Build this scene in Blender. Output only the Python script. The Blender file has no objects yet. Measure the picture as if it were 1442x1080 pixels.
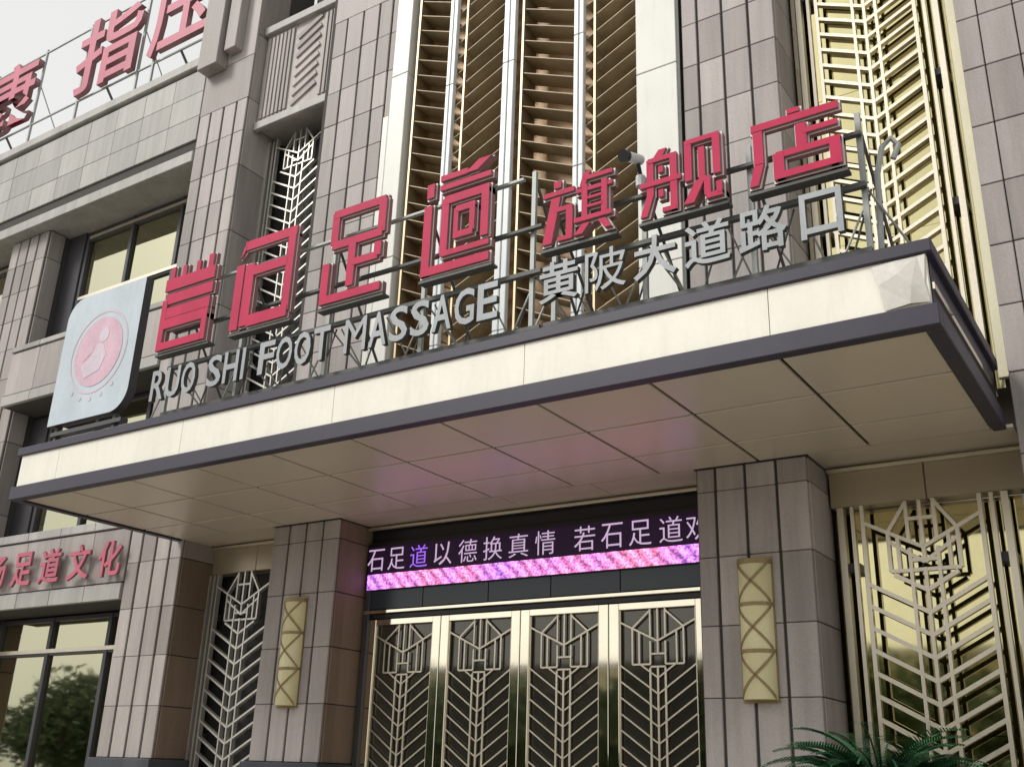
import bpy, bmesh, math, random
from mathutils import Vector, Matrix
random.seed(7)
sc = bpy.context.scene
COL = sc.collection
S, EYE = 0.85, 1.6          # survey units -> metres (survey origin = camera position)

# ------------------------------------------------------------------ camera
YAW, PITCH, ROLL, FPX = math.radians(33.698), math.radians(20.854), math.radians(1.914), 1459.7
f = Vector((-math.sin(YAW)*math.cos(PITCH), math.cos(YAW)*math.cos(PITCH), math.sin(PITCH)))
r = Vector((math.cos(YAW), math.sin(YAW), 0)); u = r.cross(f)
r2 = r*math.cos(ROLL)+u*math.sin(ROLL); u2 = -r*math.sin(ROLL)+u*math.cos(ROLL)
cam_d = bpy.data.cameras.new('camera'); cam = bpy.data.objects.new('camera', cam_d); COL.objects.link(cam)
cam.matrix_world = Matrix(((r2.x, u2.x, -f.x, 0), (r2.y, u2.y, -f.y, 0), (r2.z, u2.z, -f.z, EYE), (0, 0, 0, 1)))
cam_d.sensor_fit = 'HORIZONTAL'; cam_d.sensor_width = 36; cam_d.lens = 36*FPX/1442
cam_d.clip_start = 0.05; cam_d.clip_end = 3000
sc.camera = cam

# ------------------------------------------------------------------ world, sun, exposure
SUN_ELEV, SUN_AZ = math.radians(41), math.radians(219)      # azimuth clockwise from +Y
w = bpy.data.worlds.new('World'); sc.world = w; w.use_nodes = True
nt = w.node_tree; nt.nodes.clear()
sky = nt.nodes.new('ShaderNodeTexSky'); sky.sky_type = 'NISHITA'; sky.sun_disc = False
sky.sun_elevation = SUN_ELEV; sky.sun_rotation = SUN_AZ
sky.air_density = 1.0; sky.dust_density = 4.0; sky.ozone_density = 1.0
hs = nt.nodes.new('ShaderNodeHueSaturation'); hs.inputs['Saturation'].default_value = 0.16
mixw = nt.nodes.new('ShaderNodeMix'); mixw.data_type = 'RGBA'; mixw.inputs[0].default_value = 0.62   # even cloud deck
mixw.inputs[7].default_value = (9.55, 9.5, 9.3, 1)
bg = nt.nodes.new('ShaderNodeBackground'); bg.inputs['Strength'].default_value = 0.10
wo = nt.nodes.new('ShaderNodeOutputWorld')
nt.links.new(sky.outputs[0], hs.inputs['Color']); nt.links.new(hs.outputs[0], mixw.inputs[6])
nt.links.new(mixw.outputs[2], bg.inputs['Color']); nt.links.new(bg.outputs[0], wo.inputs['Surface'])
sun_d = bpy.data.lights.new('sun', 'SUN'); sun_d.energy = 1.5; sun_d.angle = math.radians(16); sun_d.color = (1, 0.96, 0.90)
sun = bpy.data.objects.new('sun', sun_d); COL.objects.link(sun); sun.location = (-10, -20, 40)
sd = Vector((math.sin(SUN_AZ)*math.cos(SUN_ELEV), math.cos(SUN_AZ)*math.cos(SUN_ELEV), math.sin(SUN_ELEV)))
sun.rotation_euler = (-sd).to_track_quat('-Z', 'Y').to_euler()
vs = sc.view_settings; vs.view_transform = 'Standard'; vs.look = 'None'; vs.gamma = 1; vs.use_curve_mapping = False
vs.exposure = 0.26
sc.cycles.max_bounces = 8; sc.cycles.glossy_bounces = 5; sc.cycles.use_denoising = True

# ------------------------------------------------------------------ materials
MATS = {}
def nodemat(name):
    m = bpy.data.materials.new(name); m.use_nodes = True; n = m.node_tree; n.nodes.clear()
    out = n.nodes.new('ShaderNodeOutputMaterial'); p = n.nodes.new('ShaderNodeBsdfPrincipled')
    n.links.new(p.outputs[0], out.inputs[0]); MATS[name] = m
    return m, n, p
def posnode(n, sx=1, sy=1, sz=1):
    g = n.nodes.new('ShaderNodeNewGeometry'); mp = n.nodes.new('ShaderNodeMapping')
    mp.inputs['Scale'].default_value = (sx, sy, sz); n.links.new(g.outputs['Position'], mp.inputs[0]); return mp.outputs[0]
def noise(n, vec, scale, detail=4, rough=.55):
    t = n.nodes.new('ShaderNodeTexNoise'); t.inputs['Scale'].default_value = scale
    t.inputs['Detail'].default_value = detail; t.inputs['Roughness'].default_value = rough
    n.links.new(vec, t.inputs['Vector']); return t.outputs['Fac']
def rng(n, v, a, b, lo=0., hi=1.):
    m = n.nodes.new('ShaderNodeMapRange'); m.inputs[1].default_value = lo; m.inputs[2].default_value = hi
    m.inputs[3].default_value = a; m.inputs[4].default_value = b; n.links.new(v, m.inputs[0]); return m.outputs[0]
def mul(n, a, b):
    m = n.nodes.new('ShaderNodeMath'); m.operation = 'MULTIPLY'; n.links.new(a, m.inputs[0])
    if isinstance(b, (int, float)): m.inputs[1].default_value = b
    else: n.links.new(b, m.inputs[1])
    return m.outputs[0]
def tint(n, col, fac):
    m = n.nodes.new('ShaderNodeVectorMath'); m.operation = 'SCALE'; m.inputs[0].default_value = col[:3]
    n.links.new(fac, m.inputs['Scale']); return m.outputs[0]
def mixc(n, fac, a, b):
    m = n.nodes.new('ShaderNodeMix'); m.data_type = 'RGBA'
    n.links.new(fac, m.inputs[0])
    for i, c in ((6, a), (7, b)):
        if isinstance(c, tuple): m.inputs[i].default_value = (*c, 1)
        else: n.links.new(c, m.inputs[i])
    return m.outputs[2]
def bump(n, p, h, strength, dist=.01):
    b = n.nodes.new('ShaderNodeBump'); b.inputs['Strength'].default_value = strength; b.inputs['Distance'].default_value = dist
    n.links.new(h, b.inputs['Height']); n.links.new(b.outputs[0], p.inputs['Normal'])

def stone(name, c1, c2, rough=.55):
    m, n, p = nodemat(name)
    oi = n.nodes.new('ShaderNodeObjectInfo')
    grain = noise(n, posnode(n), 55, 5, .7)
    big = noise(n, posnode(n, 1.6, 1.6, .35), 1.4, 5)
    col = mixc(n, oi.outputs['Random'], c1, c2)
    streak = noise(n, posnode(n, 7, 7, .35), 1.6, 6, .7)
    k = mul(n, mul(n, mul(n, rng(n, grain, .72, 1.28), rng(n, streak, .88, 1.04, .3, .55)), rng(n, big, .74, 1.18, .25, .75)), rng(n, oi.outputs['Random'], .95, 1.10))
    v = n.nodes.new('ShaderNodeVectorMath'); v.operation = 'SCALE'; n.links.new(col, v.inputs[0]); n.links.new(k, v.inputs['Scale'])
    n.links.new(v.outputs[0], p.inputs['Base Color']); n.links.new(rng(n, big, rough-.1, rough+.15), p.inputs['Roughness'])
    bump(n, p, grain, .15, .004); return m
def paint(name, col, rough=.4, metal=0., var=.06, dirt=0., scale=3., bmp=0.):
    m, n, p = nodemat(name)
    a = noise(n, posnode(n, 1, 1, .5), scale, 5); b = noise(n, posnode(n), scale*9, 4, .7)
    k = mul(n, rng(n, a, 1-var, 1+var, .3, .7), rng(n, b, 1-var*.6, 1+var*.6, .3, .7))
    c = tint(n, col, k)
    if dirt:
        s = noise(n, posnode(n, 5, 5, .5), 2.2, 6, .7)
        c = mixc(n, rng(n, s, 0, dirt, .5, .75), c, tuple(x*.45 for x in col[:3]))
    n.links.new(c, p.inputs['Base Color']); p.inputs['Metallic'].default_value = metal
    n.links.new(rng(n, b, max(.02, rough*.92), rough*1.1, .3, .7), p.inputs['Roughness'])
    if bmp: bump(n, p, a, bmp, .02)
    return m
def emit(name, col, strength):
    m, n, p = nodemat(name); p.inputs['Base Color'].default_value = (.02, .02, .02, 1)
    p.inputs['Emission Color'].default_value = (*col, 1); p.inputs['Emission Strength'].default_value = strength; return m

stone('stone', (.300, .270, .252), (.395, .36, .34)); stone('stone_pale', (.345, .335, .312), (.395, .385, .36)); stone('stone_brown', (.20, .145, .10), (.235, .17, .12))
stone('plinth_stone', (.045, .05, .06), (.06, .065, .075), .3)
paint('grout', (.07, .065, .06), .9); paint('cream', (.84, .81, .71), .38, var=.04, dirt=.16); paint('cream_column', (.66, .655, .60), .4, var=.04, dirt=.2)
paint('white_alu', (.66, .69, .69), .3, dirt=.2); paint('trim', (.026, .022, .042), .42, dirt=.2)
paint('soffit', (.60, .525, .425), .33, .24, var=.03, scale=.35); paint('seam', (.05, .045, .04), .8)
paint('gold_mirror', (.60, .54, .29), .045, 1., var=.08, scale=1.2, bmp=.012)
paint('gold_panel', (.40, .335, .24), .32, .4, var=.03)
paint('champagne', (.70, .635, .51), .32, .8, var=.07); paint('gold_edge', (.62, .58, .42), .35, .6); paint('brass', (.45, .36, .23), .4, .7)
paint('bronze_mirror', (.34, .215, .11), .35, .25, var=.25, scale=1.5); paint('bronze_fin', (.37, .30, .195), .55, .15, var=.2)
paint('steel', (.80, .74, .58), .05, 1., var=.05, bmp=.02); paint('screen_bar', (.62, .60, .55), .35, .6); paint('screen_black', (.010, .010, .010), .45)
paint('dark_frame', (.05, .048, .055), .4); paint('black', (.012, .012, .014), .35)
paint('red_face', (.50, .026, .085), .55, var=.10, dirt=.12)
MATS['red_face'].node_tree.nodes['Principled BSDF'].inputs['Specular IOR Level'].default_value = .2; paint('red_faded', (.50, .10, .16), .5, var=.14, dirt=.3)
paint('letter_rim', (.72, .66, .64), .45); paint('letter_side', (.26, .13, .14), .5); paint('frame_metal', (.085, .088, .082), .55, .3, dirt=.3)
paint('white_letter', (.33, .355, .37), .4, var=.1, dirt=.35); paint('frame_pale', (.33, .35, .335), .5, .3, dirt=.3)
paint('logo_white', (.50, .575, .63), .45, var=.08, dirt=.15); paint('logo_pink', (.59, .39, .47), .5, var=.16); paint('logo_pale', (.58, .50, .57), .5, var=.12)
paint('film', (.60, .58, .53), .35, var=.12); paint('leaf', (.045, .145, .065), .45, var=.4, scale=5); paint('tree_leaf', (.045, .085, .022), .6, var=.4)
paint('bark', (.10, .07, .05), .9, var=.3); paint('paving', (.42, .39, .34), .8, var=.1); paint('render_wall', (.50, .44, .30), .8, dirt=.3)
paint('lamp_shade', (.72, .66, .39), .35, var=.06); paint('lamp_strap', (.27, .20, .09), .4, .3); paint('cctv_white', (.6, .62, .63), .4)
m, n, p = nodemat('tint_glass')          # gold-tinted reflective window glass
g = noise(n, posnode(n), .9, 2)
p.inputs['Base Color'].default_value = (.46, .445, .305, 1); p.inputs['Metallic'].default_value = 1; p.inputs['Roughness'].default_value = .03; bump(n, p, g, .035, .05)
m, n, p = nodemat('dark_glass')
g = noise(n, posnode(n), .9, 2)
p.inputs['Base Color'].default_value = (.014, .012, .010, 1); p.inputs['Roughness'].default_value = .05; p.inputs['IOR'].default_value = 2.0; bump(n, p, g, .08, .03)
m, n, p = nodemat('door_glass'); p.inputs['Base Color'].default_value = (.10, .094, .078, 1); p.inputs['Metallic'].default_value = .6; p.inputs['Roughness'].default_value = .04
m, n, p = nodemat('blue_glass'); p.inputs['Base Color'].default_value = (.035, .05, .062, 1); p.inputs['Roughness'].default_value = .25
emit('led_white', (.80, .58, .84), .62); emit('led_violet', (.36, .14, .9), .9)
m, n, p = nodemat('led_black'); p.inputs['Base Color'].default_value = (.012, .006, .016, 1); p.inputs['Roughness'].default_value = .6; p.inputs['Emission Color'].default_value = (.35, .04, .55, 1); p.inputs['Emission Strength'].default_value = .018
m, n, p = nodemat('led_strip')           # running pink light pattern on the lower rows of the screen
mp = posnode(n, 1, 1, 1)
wv = n.nodes.new('ShaderNodeTexWave'); wv.bands_direction = 'DIAGONAL'; wv.inputs['Scale'].default_value = 3.4; wv.inputs['Distortion'].default_value = 1.5
wv.inputs['Detail'].default_value = 1; n.links.new(mp, wv.inputs['Vector'])
nz = noise(n, mp, 42, 1); nb = noise(n, posnode(n, 1, 0, 0), 1.1, 2)
c = mixc(n, rng(n, nb, 0, 1, .42, .62), (.95, .25, .50), (.62, .22, .95))
k = mul(n, rng(n, wv.outputs['Fac'], .35, 1.0), rng(n, nz, .4, 1.45, .34, .66))
p.inputs['Base Color'].default_value = (.02, .01, .02, 1); n.links.new(c, p.inputs['Emission Color']); n.links.new(mul(n, k, 2.0), p.inputs['Emission Strength'])
M = MATS

# ------------------------------------------------------------------ helpers (survey units in, metres out)
ABS = {}; MESH = {}
def W(x, y, z): return Vector((x*S, y*S, z*S+EYE))
def put(o, parent, loc):
    COL.objects.link(o); ABS[o.name] = loc.copy()
    if parent is not None: o.parent = parent; o.location = loc-ABS[parent.name]
    else: o.location = loc
    return o
def tag(o, label, cat, group=None, kind=None):
    if label: o['label'] = label
    if cat: o['category'] = cat
    if group: o['group'] = group
    if kind: o['kind'] = kind
    return o
def thing(name, loc, label, cat, group=None):
    return tag(put(bpy.data.objects.new(name, None), None, W(*loc)), label, cat, group)
def boxmesh(dx, dy, dz, mat, bev=0., back=None):
    key = (round(dx, 4), round(dy, 4), round(dz, 4), mat, bev, back)
    if key in MESH: return MESH[key]
    bm = bmesh.new(); bmesh.ops.create_cube(bm, size=1)
    for v in bm.verts: v.co = Vector((v.co.x*dx, v.co.y*dy, v.co.z*dz))
    if bev: bmesh.ops.bevel(bm, geom=bm.edges[:], offset=min(bev, min(dx, dy, dz)*.4), segments=1, affect='EDGES')
    me = bpy.data.meshes.new('block'); bm.to_mesh(me); bm.free(); me.materials.append(M[mat]); MESH[key] = me
    if back:
        me.materials.append(M[back])
        for pl in me.polygons: pl.material_index = 1 if pl.normal.y > .5 else 0
    return me
def box(name, x0, x1, y0, y1, z0, z1, mat, parent=None, bev=0., back=None):
    me = boxmesh(abs(x1-x0)*S, abs(y1-y0)*S, abs(z1-z0)*S, mat, bev, back)
    return put(bpy.data.objects.new(name, me), parent, W((x0+x1)/2, (y0+y1)/2, (z0+z1)/2))
def bar(name, p0, p1, wd, y0, y1, mat, parent):
    (xa, za), (xb, zb) = p0, p1
    L = math.hypot(xb-xa, zb-za); a = math.atan2(zb-za, xb-xa)
    o = put(bpy.data.objects.new(name, boxmesh(L*S, (y1-y0)*S, wd*S, mat, 0., 'dark_frame' if mat in ('champagne', 'screen_bar') else None)), parent, W((xa+xb)/2, (y0+y1)/2, (za+zb)/2))
    o.rotation_euler = (0, -a, 0); return o
def meshobj(name, verts, faces, mats, parent, loc, idx=None, smooth=False):
    """verts in metres relative to loc (survey units)"""
    me = bpy.data.meshes.new(name); me.from_pydata(verts, [], faces)
    for mm in mats: me.materials.append(M[mm])
    if idx: me.polygons.foreach_set('material_index', idx)
    if smooth: me.polygons.foreach_set('use_smooth', [True]*len(me.polygons))
    me.update(); return put(bpy.data.objects.new(name, me), parent, W(*loc))
def tube(name, pts, rad, mat, parent, sides=6):
    P = [W(*q) for q in pts]; c = P[0]; vs_, fs = [], []
    for i, q in enumerate(P):
        d = (P[min(i+1, len(P)-1)]-P[max(i-1, 0)]).normalized()
        a = d.cross(Vector((.31, .87, .38))).normalized(); b = d.cross(a)
        for k in range(sides):
            t = 2*math.pi*k/sides; vs_.append(q-c+(a*math.cos(t)+b*math.sin(t))*rad*S)
        if i:
            for k in range(sides):
                k2 = (k+1) % sides; fs.append(((i-1)*sides+k, (i-1)*sides+k2, i*sides+k2, i*sides+k))
    fs.append(tuple(range(sides))); fs.append(tuple(range((len(P)-1)*sides, len(P)*sides)))
    return meshobj(name, vs_, fs, [mat], parent, pts[0])
def tiles(parent, xs, zs, yf, mat='stone', gx=.036, gz=.008, th=.04):
    for a, b in zip(xs, xs[1:]):
        for c, d in zip(zs, zs[1:]):
            j = random.uniform(-.003, .003)
            box('stone_tile', a+gx/2, b-gx/2, yf+j, yf+th, c+gz/2, d-gz/2, mat, parent, .006)
def side_tiles(parent, ys, zs, xf, mat='stone', gz=.012, th=.04):      # tiles on a face that looks towards +X
    for a, b in zip(ys, ys[1:]):
        for c, d in zip(zs, zs[1:]):
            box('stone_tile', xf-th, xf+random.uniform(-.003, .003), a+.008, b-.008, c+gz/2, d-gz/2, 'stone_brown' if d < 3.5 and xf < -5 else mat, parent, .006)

TXT = {}
def glyph(ch, size_w, size_h, depth, offset, mats):
    """one character as a mesh facing -Y, fitted to size_w x size_h (survey units), front at y=0"""
    key = (ch, round(size_w, 3), round(size_h, 3), depth, offset, tuple(mats))
    if key in TXT: return TXT[key]
    cu = bpy.data.curves.new('character', 'FONT'); cu.body = ch; cu.size = 1; cu.extrude = .05; cu.offset = offset; cu.resolution_u = 3
    to = bpy.data.objects.new('character', cu); COL.objects.link(to)
    dg = bpy.context.evaluated_depsgraph_get(); dg.update()
    me = bpy.data.meshes.new_from_object(to.evaluated_get(dg)); bpy.data.objects.remove(to); bpy.data.curves.remove(cu)
    xs = [v.co.x for v in me.vertices]; ys = [v.co.y for v in me.vertices]
    x0, x1, y0, y1 = min(xs), max(xs), min(ys), max(ys)
    kx = size_w*S/(x1-x0); ky = size_h*S/(y1-y0)
    for v in me.vertices:
        x, y, z = v.co; v.co = ((x-(x0+x1)/2)*kx, (.05-z)*10*depth*S, (y-y0)*ky)
    me.update(); me.materials.clear()
    for mm in mats: me.materials.append(M[mm])
    for pl in me.polygons: pl.material_index = 0 if abs(pl.normal.y) > .8 else len(mats)-1
    TXT[key] = me; return me
def rects(name, rs, wd, ht, depth, grow, mats, parent, loc, lift=.0025):
    """a character made of straight strokes; rs in a unit square; front at loc.y"""
    vs_, fs, ix = [], [], []
    for i, q in enumerate(rs):
        if len(q) == 4:
            a, b, c, d = q; poly = [(a*wd-grow, b*ht-grow), (c*wd+grow, b*ht-grow), (c*wd+grow, d*ht+grow), (a*wd-grow, d*ht+grow)]
        else:
            poly = [(q[k]*wd, q[k+1]*ht) for k in range(0, len(q), 2)]
            cx = sum(t[0] for t in poly)/len(poly); cz = sum(t[1] for t in poly)/len(poly)
            poly = [(x+grow*(1 if x > cx else -1), z+grow*(1 if z > cz else -1)) for x, z in poly]
        N = len(poly); o = len(vs_); y0 = -lift*i; y1 = depth+lift*i
        vs_ += [(x*S, y0*S, z*S) for x, z in poly]+[(x*S, y1*S, z*S) for x, z in poly]
        fs.append(tuple(range(o, o+N))); ix.append(0); fs.append(tuple(range(o+2*N-1, o+N-1, -1))); ix.append(1)
        for k in range(N): k2 = (k+1) % N; fs.append((o+k, o+N+k, o+N+k2, o+k2)); ix.append(1)
    return meshobj(name, vs_, fs, mats, parent, loc, ix)

YF, YR = 11.0, 11.7
GROUND = -EYE/S
LOW = [GROUND, -.65, .12, .885, 1.65, 2.415, 3.18, 3.46]
UP = [4.05, 4.8, 5.51, 6.255, 7.01, 7.775, 8.48, 9.18, 9.88, 10.6, 11.3, 12.09]

# ================================================================== setting
o = box('ground', -120, 60, -90, 40, GROUND-.3, GROUND, 'paving'); tag(o, 'grey paved forecourt in front of the building', 'ground', kind='structure')

# ================================================================== main building (central entrance block)
main = thing('main_building', (-7, 12, GROUND), 'stone clad central block with fluted piers, white strips and entrance', 'building')
core = box('wall', -13.6, 3.2, 12.4, 16, GROUND, 21, 'stone', main)
# --- pier left of the left screens (full height), pier left and right of the doors, wall at the right edge
AX = [-15.02, -14.69, -14.32, -13.96, -13.65]
pa = box('pier', AX[0], AX[-1]-.03, YF+.03, 12.4, GROUND, 20, 'grout', main)
pa['label'] = 'tall fluted pier between the window wing and the entrance block'
tiles(pa, AX, [.12, .885, 1.65, 2.415, 3.18, 3.95, 4.7, 5.45, 6.2, 6.95, 7.7, 8.45, 9.2, 9.9, 10.6, 11.35, 12.09], YF, gx=.05, gz=.006)
tiles(pa, [AX[0], AX[-1]], [12.09, 13.1, 14.6, 16.5, 18.5], YF, gx=.01)
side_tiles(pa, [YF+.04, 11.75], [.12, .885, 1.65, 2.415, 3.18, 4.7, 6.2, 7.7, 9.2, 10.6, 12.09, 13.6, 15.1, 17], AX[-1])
box('ornament', -14.98, -14.42, 10.72, YF-.004, 13.02, 20, 'stone', pa, .01)
box('ornament', -14.34, -14.02, 10.80, YF-.004, 13.30, 20, 'stone', pa, .01)
box('plinth', AX[0]-.06, AX[-1]+.06, YF-.1, 11.7, GROUND, .115, 'plinth_stone', pa, .01)
BX = [-11.60, -11.26, -10.92, -10.58, -10.25]
pb = box('pier', BX[0], BX[-1]-.03, YF+.03, 12.4, GROUND, 20, 'grout', main)
pb['label'] = 'pier at the left of the entrance doors'
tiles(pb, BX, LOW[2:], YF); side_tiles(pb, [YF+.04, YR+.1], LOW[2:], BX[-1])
box('plinth', BX[0]-.06, BX[-1]+.06, YF-.1, 11.7, GROUND, .115, 'plinth_stone', pb, .01)
BU = [-11.52, -11.2, -10.81, -10.43, -10.13]
tiles(pb, BU, UP[:-1]+[12.09, 12.87], YF); tiles(pb, [BU[0], BU[-1]], [12.87, 13.9, 15.4, 17], YF, gx=.01)
tiles(pb, [-10.13, -10.0], [10.35, 11.3, 12.1, 12.87, 13.9], YF+.02, gx=.01)
CX = [-4.70, -4.46, -4.10, -3.733, -3.37]
pc = box('pier', CX[0], CX[-1]-.03, YF+.03, 12.4, GROUND, 20, 'grout', main)
pc['label'] = 'pier at the right of the entrance doors'
tiles(pc, CX, LOW[2:], YF); side_tiles(pc, [YF+.04, YR+.1], LOW[2:], CX[-1])
tiles(pc, CX, UP, YF); side_tiles(pc, [YF+.04, YR+.02], UP, CX[-1])
box('plinth', CX[0]-.06, CX[-1]+.06, YF-.1, 11.7, GROUND, .115, 'plinth_stone', pc, .01)
RX = [-1.235, -.99, -.62, -.25, .12, .5]
pd = box('wall', RX[0]+.01, 3.2, YF+.03, 12.4, GROUND, 20, 'grout', main)
pd['label'] = 'stone tile wall at the right edge'
tiles(pd, RX, LOW[:-1]+[4.05]+UP[1:10], YF, gx=.014, gz=.012)
# --- cream and white metal strips of the centre bay
def strip(x0, x1, z0, z1, mat, y0=YF, seams=()):
    zz = [z0, *seams, z1]
    for a, b in zip(zz, zz[1:]): box('metal_strip', x0, x1, y0, 11.62 if x1-x0 > .3 else y0+.09, a+.004, b-.004, mat, main, .008)
strip(-10.005, -9.66, 4.12, 18, 'cream_column', seams=(7.6, 11.1, 14))
strip(-10.13, -10.005, 4.12, 10.35, 'cream_column', seams=(7.6,))
strip(-5.40, -4.78, 4.12, 18, 'cream_column', seams=(6.3, 9.35, 12.5))
for x0, x1 in ((-8.84, -8.69), (-7.73, -7.52), (-6.44, -6.275)):
    h = (x1-x0)/2
    strip(x0, x0+h-.006, 4.12, 18, 'white_alu', YF+.02, (5.9, 8.2, 10.5, 12.8)); strip(x0+h+.006, x1, 4.12, 18, 'white_alu', YF+.025, (5.9, 8.2, 10.5, 12.8))
box('metal_strip', -4.775, -4.735, YF+.01, 11.4, 4.12, 18, 'frame_metal', main)
box('bay_back_panel', -10.0, -4.8, 11.63, 11.7, 4.0, 18, 'bronze_mirror', main)
box('bay_sill', -10.2, -4.72, 11.0, 12.39, 3.9, 4.115, 'cream', main)
# --- relief panel over the upper left screen
rp = box('relief_panel', -13.62, -11.55, 11.27, 12.39, 11.52, 13.62, 'stone', main)
box('cornice', -13.62, -11.55, 11.16, 11.30, 13.62, 13.80, 'stone_pale', rp, .01)
box('cornice', -13.62, -11.55, 11.20, 11.30, 11.42, 11.60, 'stone_pale', rp, .01)
for k in range(7): box('rib', -13.55+k*.105, -13.49+k*.105, 11.235, 11.275, 11.68, 13.55, 'stone', rp)
for k in range(5): box('rib', -12.04+k*.105, -11.98+k*.105, 11.235, 11.275, 11.68, 13.55, 'stone', rp)
for k in range(8): bar('rib', (-12.74, 11.72+k*.22), (-12.14, 12.02+k*.22), .10, 11.235, 11.275, 'stone', rp)
box('roof_slab', -13.6, 3.2, 12.41, 16, 21, 21.3, 'stone', main)
# --- entrance recess: header, black bulkhead, LED casing surround
box('door_bulkhead', -10.24, -4.72, 11.72, 12.39, 3.12, 3.46, 'black', main)
box('cove_moulding', -10.24, -4.72, 11.60, 11.66, 3.40, 3.44, 'champagne', main, .006)
for a, b in zip((-10.2, -9.17, -8.05, -7.06, -6.04, -4.75), (-9.17, -8.05, -7.06, -6.04, -4.75)):
    box('glass_transom', a+.008, b-.008, 11.66, 11.69, 2.235, 2.50, 'blue_glass', main)
box('door_head_bar', -10.2, -4.73, 11.60, 11.72, 2.165, 2.215, 'steel', main, .006)
box('door_lintel', -10.2, -4.73, 11.66, 11.9, 2.10, 2.16, 'black', main)
box('recess_back', -10.24, -4.72, 12.05, 12.39, GROUND, 3.1, 'black', main)
box('jamb', -10.21, -10.12, 11.62, 11.75, GROUND, 3.1, 'dark_frame', main, .006)
# --- gold heads above the low screens
for x0, x1, lab in ((-3.335, -1.24, 'gold'), (-13.64, -11.6, 'gold')):
    box('header_panel', x0, (x0+x1)/2-.004, 11.66, 11.9, 3.0, 3.43, 'gold_panel', main, .008)
    box('header_panel', (x0+x1)/2+.004, x1, 11.66, 11.9, 3.0, 3.43, 'gold_panel', main, .008)
    box('cove_moulding', x0, x1, 11.58, 11.655, 3.40, 3.44, 'champagne', main, .006)

# ================================================================== left wing
wing = thing('window_wing', (-20, 12, GROUND), 'lower stone wing at the left with banded windows and a flat parapet', 'building')
box('wall', -30, -15.03, 12.5, 16, GROUND, 13.3, 'stone', wing)
wp = box('pier', -21.37, -19.98, 11.28, 12.5, GROUND, 11.07, 'grout', wing); wp['label'] = 'fluted pier between two window bays'
tiles(wp, [-21.37, -21.04, -20.69, -20.345, -19.97], [-.65, .12, .885, 1.65, 2.4, 3.15, 3.9, 4.65, 5.4, 6.15, 6.9, 7.6, 8.3, 9.0, 9.7, 10.4, 11.06], 11.25, gx=.055, gz=.006)
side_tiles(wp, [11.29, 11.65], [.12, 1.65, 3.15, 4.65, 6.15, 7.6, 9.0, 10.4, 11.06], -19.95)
par = box('parapet', -30, -15.03, 11.04, 12.5, 11.36, 13.36, 'grout', wing)
xs = [-15.04-.93*k for k in range(15)][::-1]
tiles(par, xs, [11.60, 12.17, 12.76, 13.33], YF, 'stone_pale', gx=.005, gz=.005)
box('coping', -30, -15.03, 10.93, 12.5, 13.40, 13.62, 'stone_pale', par, .015)
box('beam_lip', -30, -15.03, 10.97, 12.49, 11.08, 11.33, 'stone_pale', par, .01)
def spandrel(x0, x1, z0, z1, cuts):
    s = box('spandrel', x0, x1, 11.05, 12.49, z0+.02, z1-.02, 'grout', wing)
    zz = [z0, *cuts, z1]
    for i, (c, d) in enumerate(zip(zz, zz[1:])):
        N = max(1, round((x1-x0)/.95)); e = (x1-x0)/N; lip = i in (0, len(zz)-2)
        for k in range(N):
            box('stone_tile', x0+k*e+.005, x0+(k+1)*e-.005, YF-(.03 if lip else 0), 11.06, c+.014, d-.014, 'stone_pale' if lip else 'stone', s, .006)
    return s
spandrel(-19.94, -15.04, 6.78, 8.12, (7.02, 7.98)); spandrel(-30, -21.4, 6.78, 8.12, (7.02, 7.98))
spandrel(-19.94, -15.04, 2.58, 4.0, (2.88, 3.82)); spandrel(-30, -21.4, 2.58, 4.0, (2.88, 3.82))
spandrel(-19.94, -15.04, GROUND, -.5, (-.7,)); spandrel(-30, -21.4, GROUND, -.5, (-.7,))
def window(x0, x1, z0, z1, mulls, trans, y=11.85):
    wn = box('window', x0, x1, y+.06, y+.12, z0, z1, 'black', wing)
    for x in (x0+.05, *mulls, x1-.05): box('frame_bar', x-.05, x+.05, y-.06, y+.055, z0, z1, 'dark_frame', wn, .006)
    for z in (z0+.04, *trans, z1-.04): box('frame_bar', x0, x1, y-.045, y+.05, z-.04, z+.04, 'dark_frame', wn, .006)
    for z in trans: box('frame_bar', x0+.1, x1-.1, y-.075, y-.05, z+.005, z+.075, 'champagne', wn)
    ex = [x0+.05, *mulls, x1-.05]; ez = [z0+.04, *trans, z1-.04]
    for a, b in zip(ex, ex[1:]):
        for c, d in zip(ez, ez[1:]):
            pn = box('pane', a+.045, b-.045, y+.012, y+.024, c+.035, d-.035, 'tint_glass', wn)
            pn.rotation_euler = (random.uniform(-.006, .006), 0, random.uniform(-.006, .006))
window(-19.35, -15.06, 8.14, 11.07, (-17.77, -16.2), (9.38, 10.88)); window(-26, -21.42, 8.14, 11.07, (-23.6,), (9.38, 10.88))
window(-19.35, -15.06, 4.02, 6.76, (-17.77, -16.2), (5.2,)); window(-26, -21.42, 4.02, 6.76, (-23.6,), (5.2,))
window(-19.70, -15.06, -.48, 2.56, (-18.02, -16.3), (1.9,)); window(-26, -21.42, -.48, 2.56, (-23.6,), (1.9,))
for z0, z1 in ((8.14, 11.07), (4.02, 6.76)): box('side_panel', -19.94, -19.36, 11.75, 11.95, z0, z1, 'dark_frame', wing, .01)

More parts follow.
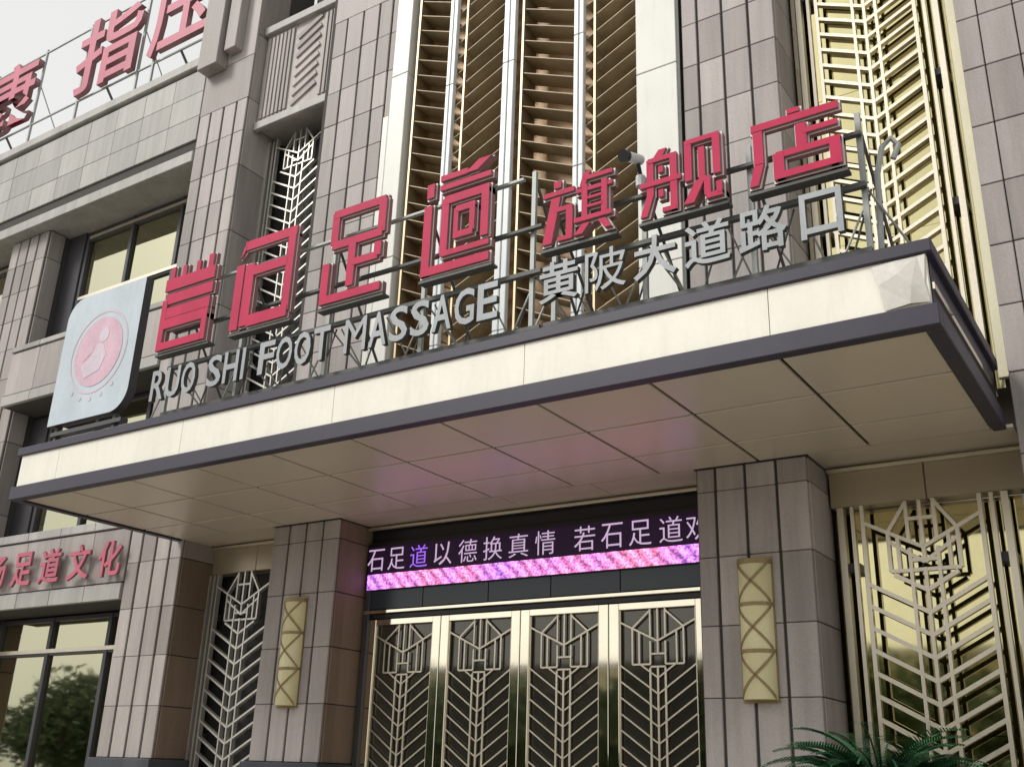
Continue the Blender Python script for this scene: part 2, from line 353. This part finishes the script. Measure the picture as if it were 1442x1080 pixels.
# ================================================================== canopy
can = thing('entrance_canopy', (-7.5, 9.5, 3.44), 'wide flat entrance canopy with cream fascia and dark metal edges', 'canopy')
CX0, CX1, CY0 = -13.80, -1.315, 8.0
box('roof_deck', CX0+.1, CX1-.1, CY0+.1, 10.98, 4.06, 4.15, 'stone_pale', can)
def ring(nm, z0, z1, out, inn):
    box(nm, CX0, CX1, CY0-out, CY0+inn, z0, z1, 'trim', can, .008)
    box(nm, CX0-out*0, CX0+inn, CY0+inn+.002, 10.99, z0, z1, 'trim', can, .008)
    box(nm, CX1-inn, CX1+out*0, CY0+inn+.002, 10.99, z0, z1, 'trim', can, .008)
ring('upper_edge', 4.085, 4.205, 0, .14); ring('lower_edge', 3.44, 3.63, 0, .13)
for a, b in zip((-13.72, -12.83, -10.3, -7.76, -5.22, -2.7), (-12.83, -10.3, -7.76, -5.22, -2.7, -1.37)):
    box('fascia_panel', a+.004, b-.004, CY0+.035, CY0+.10, 3.632, 4.083, 'cream', can)
for x in (CX0+.05, CX1-.09):
    for a, b in ((8.11, 9.5), (9.5, 10.98)): box('fascia_panel', x, x+.04, a+.004, b-.004, 3.632, 4.083, 'trim' if x > -5 else 'cream', can)
sx = [CX0+.13, -12.6, -11.35, -10.1, -8.83, -7.58, -6.34, -5.14, -3.92, -2.67, CX1-.13]
sy = [CY0+.13, 9.18, 10.22, 10.99]
box('soffit_back', CX0+.12, CX1-.12, CY0+.12, 11.0, 3.50, 3.53, 'seam', can)
for a, b in zip(sx, sx[1:]):
    for c, d in zip(sy, sy[1:]):
        pn = box('soffit_panel', a+.018, b-.018, c+.018, d-.018, 3.465, 3.495, 'soffit', can, .004)
        pn.rotation_euler = (random.uniform(-.0025, .0025), random.uniform(-.0025, .0025), 0)
box('edge_bead', CX1-.048, CX1-.030, 8.12, 10.97, 3.80, 3.86, 'steel', can)
# soffit carried on into the entrance recess and over the screens
for x0, x1, nm in ((-13.66, -11.62, 1), (-10.25, -4.72, 4), (-3.36, -1.25, 1)):
    e = (x1-x0)/nm
    for k in range(nm): box('soffit_panel', x0+k*e+.006, x0+(k+1)*e-.006, 11.0, 11.72, 3.467, 3.50, 'soffit', can)
# torn protective film left on the right end of the fascia
vs_, fs = [], []
for x, z, d in ((-1.80, 4.06, .008), (-1.62, 4.07, .012), (-1.44, 4.07, .010), (-1.76, 3.88, .014), (-1.60, 3.93, .05), (-1.40, 3.84, .012), (-1.73, 3.645, .008), (-1.52, 3.66, .03), (-1.375, 3.65, .008), (-1.375, 4.07, .02), (-1.50, 3.80, .055)):
    vs_.append(((x+1.6)*S, -d*S, (z-3.85)*S))
fs = [(0, 3, 4, 1), (1, 4, 2), (2, 4, 10, 5), (3, 6, 7, 4), (4, 7, 10), (10, 7, 8, 5), (2, 5, 9)]
meshobj('torn_film', vs_, fs, ['film'], can, (-1.6, CY0+.032, 3.85))['label'] = 'crumpled grey protective film at the right end of the fascia'

# ================================================================== screens
def chevrons(p, cx, hw, c, z0, z1, pitch, slope, wd, y0, y1, mat, inner=True):
    """V bars rising outwards on both sides of a three-bar shaft"""
    z = z0-hw*slope
    while z < z1:
        for s in (-1, 1):
            xa, xb, za, zb = c, hw, z+c*slope, z+hw*slope
            if za < z0:
                xa = c+(z0-za)/slope; za = z0
            if zb > z1:
                xb = hw-(zb-z1)/slope; zb = z1
            if xb-xa > .04: bar('chevron_bar', (cx+s*xa, za), (cx+s*xb, zb), wd, y0, y1, mat, p)
            if inner and z > z0 and z+c*slope < z1: bar('chevron_bar', (cx, z), (cx+s*c, z+c*slope), wd, y0+.002, y1-.002, mat, p)
        z += pitch
def motif(p, cx, hw, c, m_, zt, zv, zc, zb, wd, y0, y1, mat, double=False):
    """fan shaped head: V with hanging bars, centre bars and a box"""
    B = lambda a, b, k=0: bar('motif_bar', (cx+a[0], a[1]), (cx+b[0], b[1]), wd, y0+.002*k, y1-.002*k, mat, p)
    for s in (-1, 1):
        B((s*hw, zv), (0, zc)); xm = m_; zm = zc+(zv-zc)*xm/hw
        B((s*c, zt-.02), (s*xm, zm), 1); B((s*m_, zm), (s*m_, zb), 2); xi = m_*.73; B((s*xi, zc+(zv-zc)*xi/hw), (s*xi, zb), 2)
        B((s*c, zb), (s*m_, zb), 3); B((s*c, zt), (s*c, zc+(zv-zc)*c/hw), 2)
        B((s*c, zc), (s*c, zb), 2)
        if double: B((s*m_, zc+(zv-zc)*m_/hw-.10), (0, zc-.16), 4)
    B((0, zt), (0, zc), 2); q = zb+(zc-zb)*.45; B((0, zc), (0, q), 2); B((-c, q), (c, q), 4); B((-c, zb-(0 if double else .03)), (c, zb-(0 if double else .03)), 4)
    if double: B((-c, zt-.20), (c, zt-.20), 3)
def screen(label, cx, z0, z1, back, barmat, backmat, head=True, pitch=.235, slope=.55, yb=11.88, group=None, y0=11.62):
    t = thing('lattice_screen', (cx, y0, z0), label, 'screen', group)
    hw, c = .615, .145; y1 = y0+.07; bw = .031 if barmat == 'screen_bar' else .044
    if head:
        zt, zb = z1, z1-.76; top = zb+.02
        motif(t, cx, hw, c, .36, zt, zt-.20, zt-.52, zb, bw*.9, y0, y1, barmat, True)
    else: top = z1
    for x in (-hw, hw): box('upright', cx+x-bw*.5, cx+x+bw*.5, y0-.004, y1+.004, z0, z1, barmat, t, 0., 'dark_frame')
    for x in (-c, 0, c): box('upright', cx+x-bw*.42, cx+x+bw*.42, y0-.003, y1+.003, z0, top, barmat, t, 0., 'dark_frame')
    for x in (-.73, .73): box('upright', cx+x-.02, cx+x+.02, y0+.02, y1+.02, z0, z1, barmat, t, 0., 'dark_frame')
    for x in (-.86, .86): box('upright', cx+x-.035, cx+x+.035, y0+.02, y1+.06, z0, z1, barmat, t, 0., 'dark_frame')
    chevrons(t, cx, hw, c, z0, top-.06, pitch, slope, bw, y0, y1, barmat)
    zz = z0+.5
    while zz < z1:
        for s in (-1, 1): box('spacer', cx+s*.80-.09, cx+s*.80+.09, y1+.02, yb, zz-.05, zz+.05, 'dark_frame', t)
        zz += 1.85
    N = max(1, round((z1-z0)/2.1)); e = (z1-z0)/N
    for k in range(N): 
        bp = box('backing_panel', cx-.99, cx+1.0, yb, yb+.03, z0+k*e+.004, z0+(k+1)*e-.004, backmat, t)
        bp.rotation_euler = (random.uniform(-.004, .004), 0, random.uniform(-.004, .004))
    return t
screen('gold chevron lattice screen above the right end of the canopy', -2.37, 4.2, 13, True, 'champagne', 'gold_mirror', False, .252, .5)
screen('gold lattice screen with fan head beside the right entrance pier', -2.37, GROUND, 2.99, True, 'champagne', 'gold_mirror', True, .235, .55)
screen('pale lattice screen with fan head left of the entrance, under the canopy', -12.80, GROUND, 2.99, True, 'screen_bar', 'screen_black', True, .235, .55)
screen('pale lattice screen over the canopy below the ribbed stone panel', -12.76, 4.2, 11.40, True, 'screen_bar', 'screen_black', True, .25, .55)
box('screen_edge', -1.395, -1.25, 11.55, 11.62, 4.2, 13, 'gold_edge', main, .01)
box('screen_edge', -3.33, -3.27, 11.62, 11.72, 4.2, 13, 'steel', main, .006)
def fins(label, x0, x1, cx):
    t = thing('louvre_screen', (cx, 11.3, 4.15), label, 'screen')
    y0, y1 = 11.10, 11.46; slope, pitch = .47, .308
    box('upright', x0+.10, x0+.135, y0-.02, y1, 4.15, 14.5, 'brass', t); box('upright', cx+.23, cx+.262, y0-.02, y1-.1, 4.15, 14.5, 'brass', t)
    z = 3.6
    while z < 13.6:
        for xa, xb in ((cx-.08, x0+.13), (cx+.09, x1-.01)):
            ra, rb = abs(xa-cx), abs(xb-cx)
            if z+ra*slope > 4.18: bar('louvre', (xa, z+ra*slope), (xb, z+rb*slope), .014, y0, y1, 'bronze_fin', t)
        z += pitch
    return t
fins('bronze louvre screen in the left of the two centre bays', -9.66, -7.73, -8.765)
fins('bronze louvre screen in the right of the two centre bays', -7.52, -5.40, -6.36)

# ================================================================== doors
for k, lab in enumerate(('leftmost of the four latticed entrance doors', 'second from left of the four latticed entrance doors', 'third from left of the four latticed entrance doors', 'rightmost of the four latticed entrance doors, beside the right pier')):
    cx = -9.485+1.31*k
    t = thing('entrance_door', (cx, 11.72, GROUND), lab, 'door', 'polished entrance doors')
    zt = 2.09
    for s in (-1, 1): box('stile', cx+s*.582-.068, cx+s*.582+.068, 11.66, 11.76, GROUND, zt, 'steel', t, .006)
    box('top_rail', cx-.514, cx+.514, 11.664, 11.756, zt-.085, zt, 'steel', t, .005); box('bottom_rail', cx-.514, cx+.514, 11.664, 11.756, GROUND, GROUND+.25, 'steel', t, .005)
    box('glass', cx-.514, cx+.514, 11.735, 11.745, GROUND+.25, zt-.085, 'door_glass', t)
    y0, y1 = 11.685, 11.705
    motif(t, cx, .51, .10, .34, zt-.085, 1.86, 1.616, 1.345, .022, y0, y1, 'champagne')
    for x in (-.10, 0, .10): box('upright', cx+x-.013, cx+x+.013, y0-.002, y1+.002, -.9, 1.30, 'champagne', t)
    chevrons(t, cx, .51, .10, -.9, 1.36, .187, .68, .018, y0, y1, 'champagne')
    for s in (-1, 1): box('edge_bar', cx+s*.505-.01, cx+s*.505+.01, y0-.003, y1+.003, -.9, zt-.09, 'champagne', t)
    box('pull_handle', cx+(.43 if k % 2 == 0 else -.43)-.02, cx+(.43 if k % 2 == 0 else -.43)+.02, 11.6, 11.64, -.9, -.1, 'steel', t)

# ================================================================== LED display
led = thing('led_display', (-7.5, 11.62, 2.50), 'long LED message board with white characters over a pink strip, above the doors', 'display')
box('casing', -10.22, -4.74, 11.62, 11.70, 2.502, 3.20, 'black', led, .004)
box('screen', -10.19, -4.77, 11.612, 11.6195, 2.74, 3.14, 'led_black', led)
box('light_strip', -10.18, -4.78, 11.606, 11.6195, 2.515, 2.735, 'led_strip', led)
LX = [-10.046, -9.66, -9.25, -8.82, -8.39, -7.97, -7.55, -7.13, -6.53, -6.13, -5.73, -5.31, -4.95]
for x, ch in zip(LX, '石足道以德换真情若石足道欢'):
    put(bpy.data.objects.new('character', glyph(ch, .31, .32, .004, -.006, ['led_violet' if ch == '道' and x < -8 else 'led_white'])), led, W(x, 11.607, 2.785))

# ================================================================== wall lamps
def lamp(cx, label):
    t = thing('wall_lamp', (cx, 10.98, .86), label, 'lamp', 'wall lamps on the entrance piers')
    z0, z1, hw, dp, N = .86, 2.34, .185, .15, 14
    P = lambda a, k=1.: (hw*k*math.sin(a)*S, -dp*k*math.cos(a)*S)
    vs_, fs = [], []
    for i in range(N+1):
        a = -math.pi/2+math.pi*i/N; x, y = P(a); vs_ += [(x, y, 0), (x, y, (z1-z0)*S)]
    for i in range(N): fs.append((2*i, 2*i+2, 2*i+3, 2*i+1))
    fs.append(tuple(2*i for i in range(N+1))); fs.append(tuple(2*i+1 for i in range(N, -1, -1)))
    sh = meshobj('lamp_shade', vs_, fs, ['lamp_shade'], t, (cx, 10.985, z0), smooth=False)
    for pl in sh.data.polygons: pl.use_smooth = len(pl.vertices) == 4
    def strap(a0, za, a1, zb, nm='strap', wd=.019):
        vs_, fs = [], []; n_ = 10
        for i in range(n_+1):
            q = i/n_; a = a0+(a1-a0)*q; z = za+(zb-za)*q
            for k in (1.015, 1.06):
                x, y = P(a, k); vs_ += [(x, y, (z-wd-z0)*S), (x, y, (z+wd-z0)*S)]
            if i:
                b = 4*i; c_ = b-4
                fs += [(c_+2, b+2, b+3, c_+3), (c_, c_+1, b+1, b), (c_+1, c_+3, b+3, b+1), (c_, b, b+2, c_+2)]
        meshobj(nm, vs_, fs, ['lamp_strap'], t, (cx, 10.985, z0))
    A = 1.25; seg = (z1-z0)/3
    for k in range(3):
        a, b = z0+k*seg, z0+(k+1)*seg
        strap(-A, a+.02, A, b-.02); strap(-A, b-.02, A, a+.02)
        if k: strap(-1.5, a, 1.5, a)
    strap(-1.5, z1-.03, 1.5, z1-.03, 'cap_band', .028); 
    box('back_plate', cx-.20, cx+.20, 10.984, 10.996, z0-.03, z1+.03, 'lamp_strap', t)
lamp(-4.03, 'half-round cream wall lamp with crossed straps on the right entrance pier')
lamp(-10.94, 'half-round cream wall lamp with crossed straps on the left entrance pier')

# ================================================================== canopy sign
YS = 8.16
fr = thing('sign_frame', (-7.3, 8.3, 4.15), 'steel frame of rails, posts and raking braces on the canopy carrying the letters', 'frame')
for a, b in ((-11.2, -8.75), (-8.75, -6.9), (-6.9, -5.25), (-5.2, -3.5), (-3.5, -1.85)):
    for z, d in ((5.06, .05), (4.40, .05), (5.60, .035)): box('rail', a, b, 8.34, 8.40, z-d/2, z+d/2, 'frame_metal', fr)
for z in (6.25,): box('rail', -11.2, -5.5, 8.34, 8.39, z-.015, z+.015, 'frame_pale', fr)
for x in (-11.25, -9.88, -8.35, -6.88, -5.40, -5.12, -4.06, -2.93, -1.88):
    top = 6.35 if x < -5.3 else 5.85
    box('post', x-.025, x+.025, 8.405, 8.45, 4.15, top, 'frame_pale', fr)
    tube('brace', [(x, 8.45, top-.1), (x+.03, 9.9, 4.15)], .018, 'frame_metal', fr)
    tube('brace', [(x, 8.45, 5.1), (x+.5, 9.2, 4.15)], .012, 'frame_pale', fr)
    tube('brace', [(x-.35, 8.42, 4.18), (x, 8.42, 4.9)], .012, 'frame_pale', fr)
for k in range(26):
    x = -11.0+k*.355
    if k % 2: tube('brace', [(x, 8.44, 4.16), (x+.30, 8.44, 5.04)], .011, 'frame_metal', fr, 5)
    else: tube('brace', [(x, 8.46, 5.04), (x+.22, 9.1, 4.16)], .011, 'frame_pale', fr, 5)
tube('bent_pipe', [(-1.66, 8.7, 5.45), (-1.60, 8.7, 5.58), (-1.66, 8.68, 5.66), (-1.74, 8.66, 5.58), (-1.80, 8.64, 5.3), (-1.84, 8.6, 4.16)], .028, 'frame_pale', fr, 8)

def zh(name, parent, rs, x0, x1, z0, z1, y=YS, face='red_face'):
    wd, ht = x1-x0, z1-z0
    o = rects(name, rs, wd, ht, .06, -.012, [face, 'letter_side'], parent, (x0, y, z0))
    rects('rim', rs, wd, ht, .05, .004, ['letter_rim', 'letter_side'], o, (x0, y+.034, z0), .001)
    return o
RUO = [(.06, .79, .16, .99), (.30, .79, .40, .97), (.58, .79, .68, .97), (.82, .79, .94, 1.0), (.0, .69, 1.0, .85), (.06, .525, 1.0, .665), (.06, .36, .98, .50), (.0, .0, .12, .60), (.10, .24, .98, .37), (.86, .0, .98, .30), (.10, .0, .90, .10)]
SHI = [(.10, .88, 1.0, 1.0), (.04, .80, .12, .86, .16, 1.0, .08, .93), (.0, .0, .16, .74), (.165, .02, .34, .72), (.86, .06, 1.0, .90), (.30, .56, .90, .68), (.30, .0, .98, .14)]
ZU = [(.10, .62, .24, .98), (.12, .90, .98, 1.0), (.86, .60, 1.0, .96), (.14, .56, .96, .66), (.42, .13, .56, .60), (.50, .33, .92, .42), (.84, .36, .97, .52), (.02, .02, .16, .44), (.02, .0, 1.0, .10)]
DAO = [(.0, .0, .14, .72), (.03, .78, .16, .94), (.0, .0, 1.0, .10), (.27, .16, .40, .74), (.30, .66, .98, .76), (.85, .24, .98, .72), (.30, .145, 1.0, .215), (.24, .81, 1.0, .88), (.24, .905, .66, .98), (.60, .91, .82, 1.03, 1.0, 1.03, .78, .91), (.47, .29, .56, .60), (.50, .54, .80, .62), (.70, .32, .80, .58), (.48, .28, .78, .36)]
red = thing('red_lettering', (-8.3, YS, 5.1), 'row of four large red stylised characters standing on the canopy', 'lettering')
K = 8.16/8.0
for rs, x0, x1 in ((RUO, -11.05, -10.06), (SHI, -9.66, -8.62), (ZU, -8.14, -7.17), (DAO, -6.62, -5.68)):
    zh('character', red, rs, x0*K, x1*K, 5.13*K, 6.40*K)
    box('tray', x0*K-.02, x1*K+.02, YS+.02, YS+.14, 5.13*K-.05, 5.13*K-.02, 'frame_metal', red)
red2 = thing('red_lettering', (-3.5, YS, 5.1), 'row of three smaller red characters over the right half of the canopy', 'lettering')
DIAN = [(.44, .90, .60, 1.0), (.04, .78, 1.0, .91), (.06, .30, .19, .80), (.0, .0, .12, .0, .19, .32, .06, .32), (.52, .38, .66, .74), (.60, .55, .98, .655), (.30, .30, 1.0, .42), (.27, .0, .41, .40), (.86, .0, 1.0, .40), (.30, .0, .96, .125)]
QI = [(.15, .86, .28, 1.0), (.0, .74, .47, .845), (.15, .74, .28, .74, .13, .0, .0, .0), (.18, .47, .45, .57), (.335, .02, .455, .50), (.22, .0, .45, .095), (.52, .74, .62, .74, .70, 1.0, .58, 1.0), (.60, .84, 1.0, .935), (.48, .66, 1.0, .75), (.56, .26, .665, .80), (.83, .26, .935, .80), (.63, .52, .87, .59), (.63, .385, .87, .455), (.46, .195, 1.0, .295), (.58, .18, .71, .18, .58, .0, .46, .0), (.79, .18, .92, .18, 1.0, .0, .88, .0)]
JIAN = [(.16, .86, .30, .86, .35, 1.0, .23, 1.0), (.08, .30, .19, .88), (.0, .0, .11, .0, .19, .33, .08, .33), (.10, .79, .47, .89), (.365, .0, .475, .86), (.27, .0, .46, .095), (.0, .43, .52, .535), (.23, .60, .315, .73), (.23, .23, .315, .37), (.545, .34, .655, .98), (.56, .885, .98, .985), (.875, .34, .985, .96), (.71, .30, .81, .82), (.53, .0, .65, .0, .81, .34, .70, .34), (.77, .06, .87, .36), (.79, .0, 1.0, .105), (.91, .04, 1.0, .24)]
for rs, x0, x1 in ((QI, -5.03, -4.19), (JIAN, -3.91, -3.03), (DIAN, -2.80, -1.93)):
    zh('character', red2, rs, x0*K, x1*K, 5.10*K, 5.84*K)
    box('tray', x0*K-.02, x1*K+.02, YS+.02, YS+.14, 5.10*K-.06, 5.10*K-.03, 'frame_metal', red2)
eng = thing('metal_lettering', (-8.3, YS, 4.4), 'row of grey metal Latin capitals under the large red characters', 'lettering')
words = 'RUO SHI FOOT MASSAGE'; wid = {'I': .45, 'M': 1.25, ' ': .62}
tot = sum(wid.get(c, 1) for c in words); x = -11.04*K; e = (11.04-5.53)*K/tot
for c in words:
    ww = wid.get(c, 1)*e
    if c != ' ':
        gw = ww*.86 if c != 'I' else ww*.40
        o = put(bpy.data.objects.new('letter', glyph(c, gw,   .42*K, .06, .0 if c == 'M' else .015, ['white_letter', 'frame_metal'])), eng, W(x+ww/2, YS, 4.44*K))
    x += ww
wh = thing('metal_lettering', (-3.5, YS, 4.4), 'row of small grey metal characters under the three red ones', 'lettering')
for k, ch in enumerate('黄陂大道路口'):
    cxx = (-4.82+.53*k)*K
    put(bpy.data.objects.new('character', glyph(ch, .45*K if ch != '口' else .37*K, .45*K, .06, .004 if ch == '陂' else .014, ['white_letter', 'frame_metal'])), wh, W(cxx, YS, 4.45*K))

# --- logo board: leaf outline with two rounded corners, round pink emblem
lg = thing('logo_board', (-12.3, YS, 4.42), 'pale blue leaf-shaped logo board with pink round emblem at the left of the canopy', 'sign')
x0, x1, z0, z1, R = -13.17*K, -11.48*K, 4.42*K, 6.36*K, .34
pts = [(x0, z0)]+[(x1-R+R*math.sin(t), z0+R-R*math.cos(t)) for t in [math.pi/2*i/8 for i in range(9)]]+[(x1, z1)]+[(x0+R-R*math.sin(t), z1-R+R*math.cos(t)) for t in [math.pi/2*i/8 for i in range(9)]]
def prism(name, pts, y0, y1, mats, parent, loc):
    N = len(pts); vv = [((x-loc[0])*S, (y0-loc[1])*S, (z-loc[2])*S) for x, z in pts]+[((x-loc[0])*S, (y1-loc[1])*S, (z-loc[2])*S) for x, z in pts]
    ff = [tuple(range(N)), tuple(range(2*N-1, N-1, -1))]+[(k, N+k, N+(k+1) % N, (k+1) % N) for k in range(N)]
    return meshobj(name, vv, ff, mats, parent, loc, [0, 1]+[1]*N)
prism('panel', pts, YS-.02, YS+.11, ['logo_white', 'dark_frame'], lg, (x0, YS, z0))
ex, ez, er = -12.29*K, 5.40*K, .53
circ = lambda q, cx=ex, cz=ez, a=1., b=1., n_=36: [(cx+q*a*math.cos(2*math.pi*i/n_), cz+q*b*math.sin(2*math.pi*i/n_)) for i in range(n_)]
em = prism('emblem', circ(er), YS-.026, YS-.021, ['logo_pink', 'logo_pink'], lg, (ex, YS, ez))
prism('figure_head', circ(.11, ex+.08, ez+.24), YS-.030, YS-.0265, ['logo_pale', 'logo_pale'], em, (ex, YS, ez))
prism('figure_body', [(ex-.05, ez+.12), (ex+.10, ez+.10), (ex+.20, ez-.08), (ex+.10, ez-.30), (ex-.22, ez-.38), (ex-.34, ez-.18), (ex-.16, ez-.08)], YS-.030, YS-.0265, ['logo_pale', 'logo_pale'], em, (ex, YS, ez))
prism('figure_arm', [(ex-.34, ez-.02), (ex-.14, ez+.10), (ex-.08, ez+.04), (ex-.30, ez-.10)], YS-.030, YS-.0265, ['logo_pink', 'logo_pale'], em, (ex, YS, ez))
ring_o, ring_i = circ(er+.11), circ(er+.075)
N = 36; vv = [((x-ex)*S, -.0245*S, (z-ez)*S) for x, z in ring_o+ring_i]
meshobj('ring', vv, [(i, (i+1) % N, N+(i+1) % N, N+i) for i in range(N)], ['logo_pale'], em, (ex, YS, ez))
for k in range(5):
    a = math.radians(-128+19*k); prism('dot_mark', circ(.035, ex+.72*math.cos(a), ez+.72*math.sin(a), n_=10), YS-.026, YS-.021, ['logo_pale', 'logo_pale'], lg, (ex, YS, ez))
for x in (x0+.12, x1-.3): box('leg', x-.03, x+.03, YS+.05, YS+.12, 4.14, z0+.05, 'frame_metal', lg)
box('base_bar', x0+.05, x1-.1, YS+.02, YS+.14, 4.36, 4.42, 'dark_frame', lg)

# --- small camera on the frame
cc = thing('security_camera', (-4.05, 8.3, 5.75), 'small grey and black security camera on top of the sign frame between red characters', 'camera')
tube('body', [(-4.09, 8.08, 5.93), (-4.06, 8.34, 6.02)], .055, 'cctv_white', cc, 12); tube('lens_hood', [(-4.097, 8.03, 5.91), (-4.09, 8.08, 5.93)], .066, 'black', cc, 12)
tube('bracket', [(-4.06, 8.28, 5.97), (-4.06, 8.36, 5.80), (-4.06, 8.42, 5.60)], .022, 'black', cc, 8); tube('junction_box', [(-4.06, 8.34, 5.70), (-4.06, 8.34, 5.82)], .05, 'cctv_white', cc, 10)

# ================================================================== wing lettering and roof sign
wl = thing('red_lettering', (-17, 10.95, 2.9), 'row of small weathered red characters on the stone band of the window wing', 'lettering')
for k, ch in enumerate('弘扬足道文化'):
    cx = -15.32-(5-k)*.83
    if k == 0: continue
    o = put(bpy.data.objects.new('character', glyph(ch, .60, .62, .05, .018, ['red_faded', 'letter_side'])), wl, W(cx, 10.86, 2.97))
rs_ = thing('roof_sign', (-20, 11.4, 13.6), 'large faded red characters on a thin steel frame on the wing roof', 'sign')
YW = 11.30
for ch, xa, xb in (('康', -24.4, -22.15), ('指', -20.45, -18.1), ('压', -17.7, -15.7)):
    o = put(bpy.data.objects.new('character', glyph(ch, xb-xa, 2.1, .13, .014, ['red_faded', 'letter_side'])), rs_, W((xa+xb)/2, YW, 14.76))
    for x in (xa+.08, xb-.06): box('post', x-.028, x+.028, YW+.14, YW+.19, 13.62, 17.0, 'frame_pale', rs_)
    tube('brace', [((xa+xb)/2, YW+.16, 14.76), ((xa+xb)/2+.2, YW+.9, 13.62)], .03, 'frame_metal', rs_)
    tube('brace', [(xb-.06, YW+.19, 15.9), (xb+.5, YW+1.1, 13.62)], .014, 'frame_pale', rs_)
for z in (14.14,): box('rail', -26, -15.1, YW+.2, YW+.24, z-.02, z+.02, 'frame_pale', rs_)
for z in (14.74, 16.9): box('rail', -26, -15.7, YW+.14, YW+.18, z-.018, z+.018, 'frame_pale', rs_)
for k in range(8): box('stay', -24.2+k*1.2, -24.17+k*1.2, YW+.2, YW+.23, 13.62, 14.14, 'frame_pale', rs_)

# ================================================================== cycad by the entrance
cy = thing('cycad_plant', (-2.42, 9.3, GROUND), 'dark green cycad with arching fronds beside the right screen', 'plant')
PZ = -.27
vs_, fs = [], []
for j, (z, rr) in enumerate(((GROUND, .30), (GROUND+.3, .42), (GROUND+.62, .46), (GROUND+.66, .50), (GROUND+.72, .50), (GROUND+.72, .44), (GROUND+.60, .42))):
    for k in range(20): t = 2*math.pi*k/20; vs_.append((rr*math.cos(t)*S, rr*math.sin(t)*S, (z-GROUND)*S))
    if j:
        for k in range(20): fs.append(((j-1)*20+k, (j-1)*20+(k+1) % 20, j*20+(k+1) % 20, j*20+k))
fs.append(tuple(range(120, 140)))
meshobj('planter', vs_, fs, ['plinth_stone'], cy, (-2.42, 9.3, GROUND), smooth=False)
tube('trunk', [(-2.42, 9.3, GROUND+.55), (-2.42, 9.3, -.6), (-2.41, 9.3, PZ)], .15, 'bark', cy, 12)
def frond(az, el, L):
    vs_, fs = [], []; n_ = 46; hx, hy = math.cos(az), math.sin(az); px, py = -hy, hx
    x = z = 0.; a = el; pts = []
    for i in range(n_+1): pts.append((x, z, a)); a -= .030*(1+.4*i/n_); x += math.cos(a)*L/n_; z += math.sin(a)*L/n_
    for i in range(2, n_):
        x, z, a = pts[i]; q = i/n_; ll = .23*math.sin(math.pi*min(1, .12+.86*q))**.7*random.uniform(.85, 1.1); wd = .0065
        for s in (-1, 1):
            bx, by, bz = hx*x, hy*x, z; fw = .42*ll; up = .10*ll
            tx = bx+px*s*ll+hx*math.cos(a)*fw; ty = by+py*s*ll+hy*math.cos(a)*fw; tz = bz+math.sin(a)*fw+up
            mx, my, mz = (bx*.45+tx*.55), (by*.45+ty*.55), (bz*.45+tz*.55)+.012
            o_ = len(vs_); ox, oy = hx*wd, hy*wd
            vs_ += [(bx-ox, by-oy, bz), (bx+ox, by+oy, bz), (mx+ox*1.2, my+oy*1.2, mz), (mx-ox*1.2, my-oy*1.2, mz), (tx, ty, tz)]
            fs += [(o_, o_+1, o_+2, o_+3), (o_+3, o_+2, o_+4)]
        o_ = len(vs_); x2, z2, _ = pts[i+1]
        vs_ += [(hx*x-px*.008, hy*x-py*.008, z), (hx*x+px*.008, hy*x+py*.008, z), (hx*x2+px*.008, hy*x2+py*.008, z2), (hx*x2-px*.008, hy*x2-py*.008, z2)]; fs.append((o_, o_+1, o_+2, o_+3))
    return [(a_*S, b_*S, c_*S) for a_, b_, c_ in vs_], fs
for k in range(120):
    vv, ff = frond(k*2.39996+random.uniform(-.2, .2), math.radians(88-62*(k/120)**1.1+random.uniform(-6, 6)), random.uniform(1.0, 1.25))
    meshobj('frond', vv, ff, ['leaf'], cy, (-2.42, 9.3, PZ))

# ================================================================== across the street (seen in the glass, gold and steel reflections)
ob = thing('street_building', (-30, -36, GROUND), 'low ochre building across the street, mirrored in the glass', 'building')
box('wall', -85, 25, -46, -36, GROUND, 6.6, 'render_wall', ob); box('roof', -85.5, 25.5, -46.3, -35.6, 6.602, 7.0, 'stone_pale', ob)
for k in range(22):
    for z in (.3, 3.4): box('window', -82+k*4.9, -79.4+k*4.9, -35.99, -35.9, z, z+1.7, 'black', ob)
tree_mesh = []
for v in range(3):
    vs_, fs = [], []
    for i in range(2600):
        d = Vector((random.gauss(0, 1), random.gauss(0, 1), random.gauss(0, 1))).normalized()
        lump = 1+.22*math.sin(3*d.x+v)+.2*math.sin(4*d.y+2*v)+.16*math.sin(5*d.z+v)
        c = Vector((d.x*2.0, d.y*2.0, d.z*1.5))*lump*random.uniform(.55, 1.05); a = Vector((random.gauss(0, 1), random.gauss(0, 1), random.gauss(0, 1))).normalized()*.17
        b = a.orthogonal().normalized()*.08; o_ = len(vs_); vs_ += [c-a, c-b, c+a, c+b]; fs.append((o_, o_+1, o_+2, o_+3))
    me = bpy.data.meshes.new('crown'); me.from_pydata([tuple(q) for q in vs_], [], fs); me.materials.append(M['tree_leaf']); me.update(); tree_mesh.append(me)
for k in range(15):
    x, y = -52+k*3.8+random.uniform(-1, 1), -9+random.uniform(-2, 2)
    t = thing('street_tree', (x, y, GROUND), 'leafy street tree across the road, mirrored in the glass', 'tree', 'street trees across the road')
    tube('trunk', [(x, y, GROUND), (x+.1, y, -.3), (x, y+.1, 1.4)], .14, 'bark', t, 8)
    o = put(bpy.data.objects.new('crown', tree_mesh[k % 3]), t, W(x, y, 1.5)); o.rotation_euler = (0, 0, k*1.3); sc_ = random.uniform(.95, 1.3); o.scale = (sc_, sc_, sc_)
